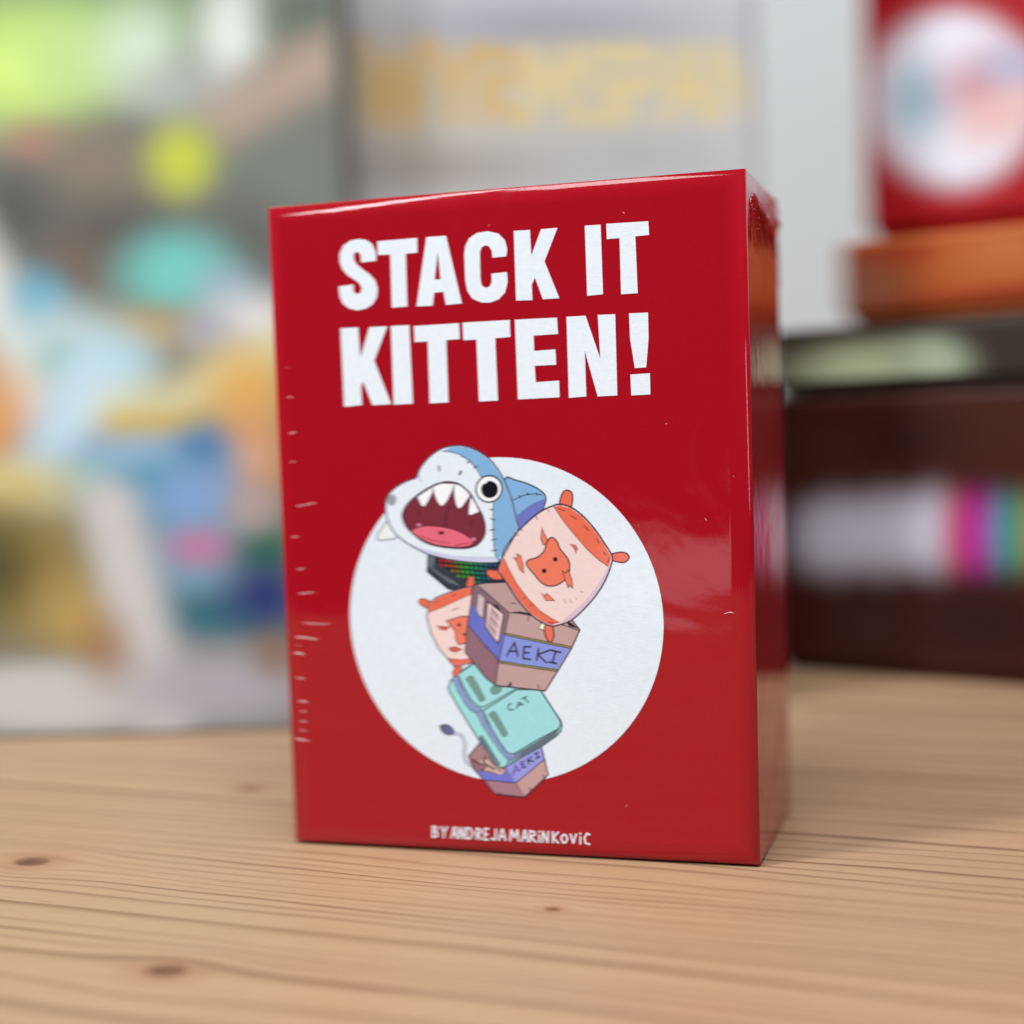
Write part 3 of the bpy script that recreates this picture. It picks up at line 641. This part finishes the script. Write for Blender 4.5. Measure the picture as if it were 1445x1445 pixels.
for a, b in (((650,285),(705,308)), ((758,348),(805,380)), ((870,435),(910,475)), ((975,545),(998,580)), ((1035,655),(1052,680)), ((565,295),(572,312)), ((462,350),(470,378)), ((335,465),(345,478)), ((290,500),(312,518)), ((365,1040),(355,1055)), ((428,1095),(415,1115))): st2(o, (100, 48, 54), [a, b], 1.0)
shape(o, ORG2, z2t([(510,448),(528,500),(560,562),(548,592),(522,590),(505,540)]), False, .5)
shape(o, (206, 110, 110), z2t([(750,590),(795,598),(812,628),(800,665),(785,625)]), False, .3, (150, 80, 84))
shape(o, ORG2, z2t([(270,705),(305,715),(300,675),(330,690),(352,770),(354,832),(322,800),(300,740)]), False, .4)
shape(o, ORG2, z2t([(498,998),(540,1035),(550,1010),(575,1030),(612,1068),(545,1066)]), False, .4)
CAT = [(385,745),(410,725),(475,705),(530,655),(550,600),(575,548),(605,540),(640,580),(660,630),(700,680),(735,730),(742,790),(730,850),(690,900),(640,930),(580,942),(520,920),(470,870),(430,820),(395,780)]
shape(o, ORG2, z2t(CAT), True, .8)
shape(o, ORG2, z2t([(690,825),(715,840),(735,815),(762,890),(770,958),(745,935),(735,952),(715,905)]), False, .5)
fill(o, (50, 20, 26), z2t(ell(624, 718, 19, 20))); fill(o, (50, 20, 26), z2t(ell(530, 816, 20, 20)))
for a, b in (((702,1060),(712,1092)), ((752,1062),(764,1090)), ((798,1045),(806,1056)), ((846,990),(856,1000))): st2(o, (150, 110, 122), [a, b], .8)

# planar subdivision: every printed patch becomes its own flat piece, nothing overlaps
allv = []; polys = []
for ow, c, P in INK:
    i0 = len(allv); allv += [Vector(p) for p in P]; polys.append(list(range(i0, i0+len(P))))
V, E_, Fc, ov, oe, of = delaunay_2d_cdt(allv, [], polys, 1, 1e-4)
tri = {}
for f, src in zip(Fc, of):
    if not src: continue
    k = max(src); ow, c, _ = INK[k]
    if c is not None: tri.setdefault(ow, []).append((f, c))
for ow, L in tri.items():
    idx = {}; vs = []; fs = []; cs = []
    for f, c in L:
        g = []
        for v in f:
            if v not in idx:
                idx[v] = len(vs); x, z = face(V[v][0], V[v][1]); vs.append((x, YF-.00006, z))
            g.append(idx[v])
        a, b, d = (vs[q] for q in g[:3])
        if (b[0]-a[0])*(d[2]-a[2])-(b[2]-a[2])*(d[0]-a[0]) < 0: g = g[::-1]
        fs.append(g); cs.append(lin(c)+(1,))
    me = bpy.data.meshes.new(ow); me.from_pydata(vs, [], fs)
    at = me.color_attributes.new('Col', 'FLOAT_COLOR', 'CORNER')
    n = 0
    for p in me.polygons:
        for li in p.loop_indices: at.data[li].color = cs[p.index]
    link(ow, me, M_PRINT, box)
print('ink triangles', sum(len(L) for L in tri.values()))

# ---- shrink-film creases: small raised ridges along the left edge
def ridge(pts, r, name='film_crease', parent=box, mat=None):
    """A half-round ridge following points (x, z) on the front, tapering to both ends."""
    vs = []; fs = []; n = len(pts); m = 5
    for i, (x, z) in enumerate(pts):
        k = math.sin(math.pi*(i+.35)/(n-.3))**.7
        for j in range(m):
            a = math.pi*j/(m-1); vs.append((x, YF+rolled(x, z)+.00003-r*k*math.sin(a)*.8, z+r*k*math.cos(a)))
    for i in range(n-1):
        for j in range(m-1): fs.append((i*m+j, i*m+j+1, (i+1)*m+j+1, (i+1)*m+j))
    me = bpy.data.meshes.new(name); me.from_pydata(vs, [], fs)
    for p in me.polygons: p.use_smooth = True
    return link(name, me, mat or M_FILM, parent)
for x, y in ((1031,487),(1033,568),(1035,672),(1037,640),(901,741),(996,733),(690,318),(880,300),(884,1137),(940,598)):
    l = random.uniform(2.5, 5); a_ = random.uniform(-1.2, 1.2)
    ridge([face(x+(t-.5)*l*math.cos(a_), y+(t-.5)*l*math.sin(a_)) for t in (i/4 for i in range(5))], random.uniform(.05, .10)*.001, 'film_speck')
CRE = [(393,472,5,.10),(398,501,7,.12),(403,518,12,.17),(407,561,12,.17),(411,611,14,.17),(411,652,10,.15),(413,758,15,.18),(424,803,12,.14),(432,837,26,.13),(420,922,20,.20),(421,911,8,.10),(422,957,16,.15),(427,990,15,.17),(428,1004,9,.12),(428,1018,12,.15),(428,1031,10,.14),(424,1044,26,.17)]
for x, y, l, r in CRE:
    sl_ = random.uniform(-.25, -.05) if y < 900 else random.uniform(0, .2)
    ridge([face(x+(t-.5)*l, y+(t-.5)*l*sl_+math.sin(t*9+x)*.5) for t in (i/5 for i in range(6))], r*.001)
for P, r in (([(402,714),(412,714.5),(424,714),(434,712),(441,710),(447,711)], .13), ([(403,877),(420,878),(440,880),(458,881),(467,879)], .11), ([(408,897),(418,899),(430,900),(442,902),(448,902)], .2), ([(1022,866),(1030,864),(1040,866)], .12)):
    ridge([face(*p) for p in P], r*.001)

# ---- bunched film folded over the upper end of the right side
def film_fold():
    nx, nz = 60, 46; vs = []; fs = []
    y0, y1 = -BD/2+.0034, BD/2-.0008; z0, z1 = BH-.0165, BH-.0012
    for j in range(nz):
        for i in range(nx):
            u = i/(nx-1); v = j/(nz-1)
            y = y0+(y1-y0)*u; z = z0+(z1-z0)*v
            ang = math.atan2(z-(BH+.004), y-(y0-.003))
            pl = math.sin(ang*46+math.sin(u*7)*1.4)*.5+math.sin(ang*83+1.3)*.3+math.sin(u*21+v*9)*.25
            edge = min(1, 5*u)*min(1, 6*(1-u))*min(1, 4*(1-v))
            low = smooth(np.array((v-.0)/.75)).item()*(1 if u < .55 else .8)
            bulge = .0009*math.exp(-((u-.80)/.13)**2-((v-.72)/.22)**2)
            hgt = .0006*(pl+.9)*edge*low+bulge*edge
            vs.append((BW/2+.00003+hgt, y, z))
    for j in range(nz-1):
        for i in range(nx-1): a = j*nx+i; fs.append((a, a+1, a+nx+1, a+nx))
    me = bpy.data.meshes.new('film_fold'); me.from_pydata(vs, [], fs)
    for p in me.polygons: p.use_smooth = True
    return link('film_fold', me, film_card('bunched_film_over_red_card', RED), box)
film_fold()
def side_mark():
    ny, nz = 30, 40; vs = []; cs = []
    for j in range(nz):
        for i in range(ny):
            y = .0005+.0165*i/(ny-1); z = .0905+.0145*j/(nz-1); vs.append((BW/2+.00005, y, z))
            c = np.array(RED)
            for cy, cz, ry, rz, colr in ((.007, .1000, .0042, .0055, (150, 122, 118)), (.0105, .0970, .0034, .0045, (196, 160, 60)), (.0115, .1015, .003, .003, (140, 126, 138))):
                k = float(smooth(np.array((1.6-math.hypot((y-cy)/ry, (z-cz)/rz))/1.1))); c = c*(1-k)+np.array(lin(colr))*k
            cs.append(c)
    fs = [(j*ny+i, j*ny+i+1, (j+1)*ny+i+1, (j+1)*ny+i) for j in range(nz-1) for i in range(ny-1)]
    me = bpy.data.meshes.new('printed_side_mark'); me.from_pydata(vs, [], fs)
    at = me.color_attributes.new('Col', 'FLOAT_COLOR', 'POINT')
    for d, c in zip(at.data, cs): d.color = (c[0], c[1], c[2], 1)
    link('printed_side_mark', me, M_PRINT, box)
side_mark()
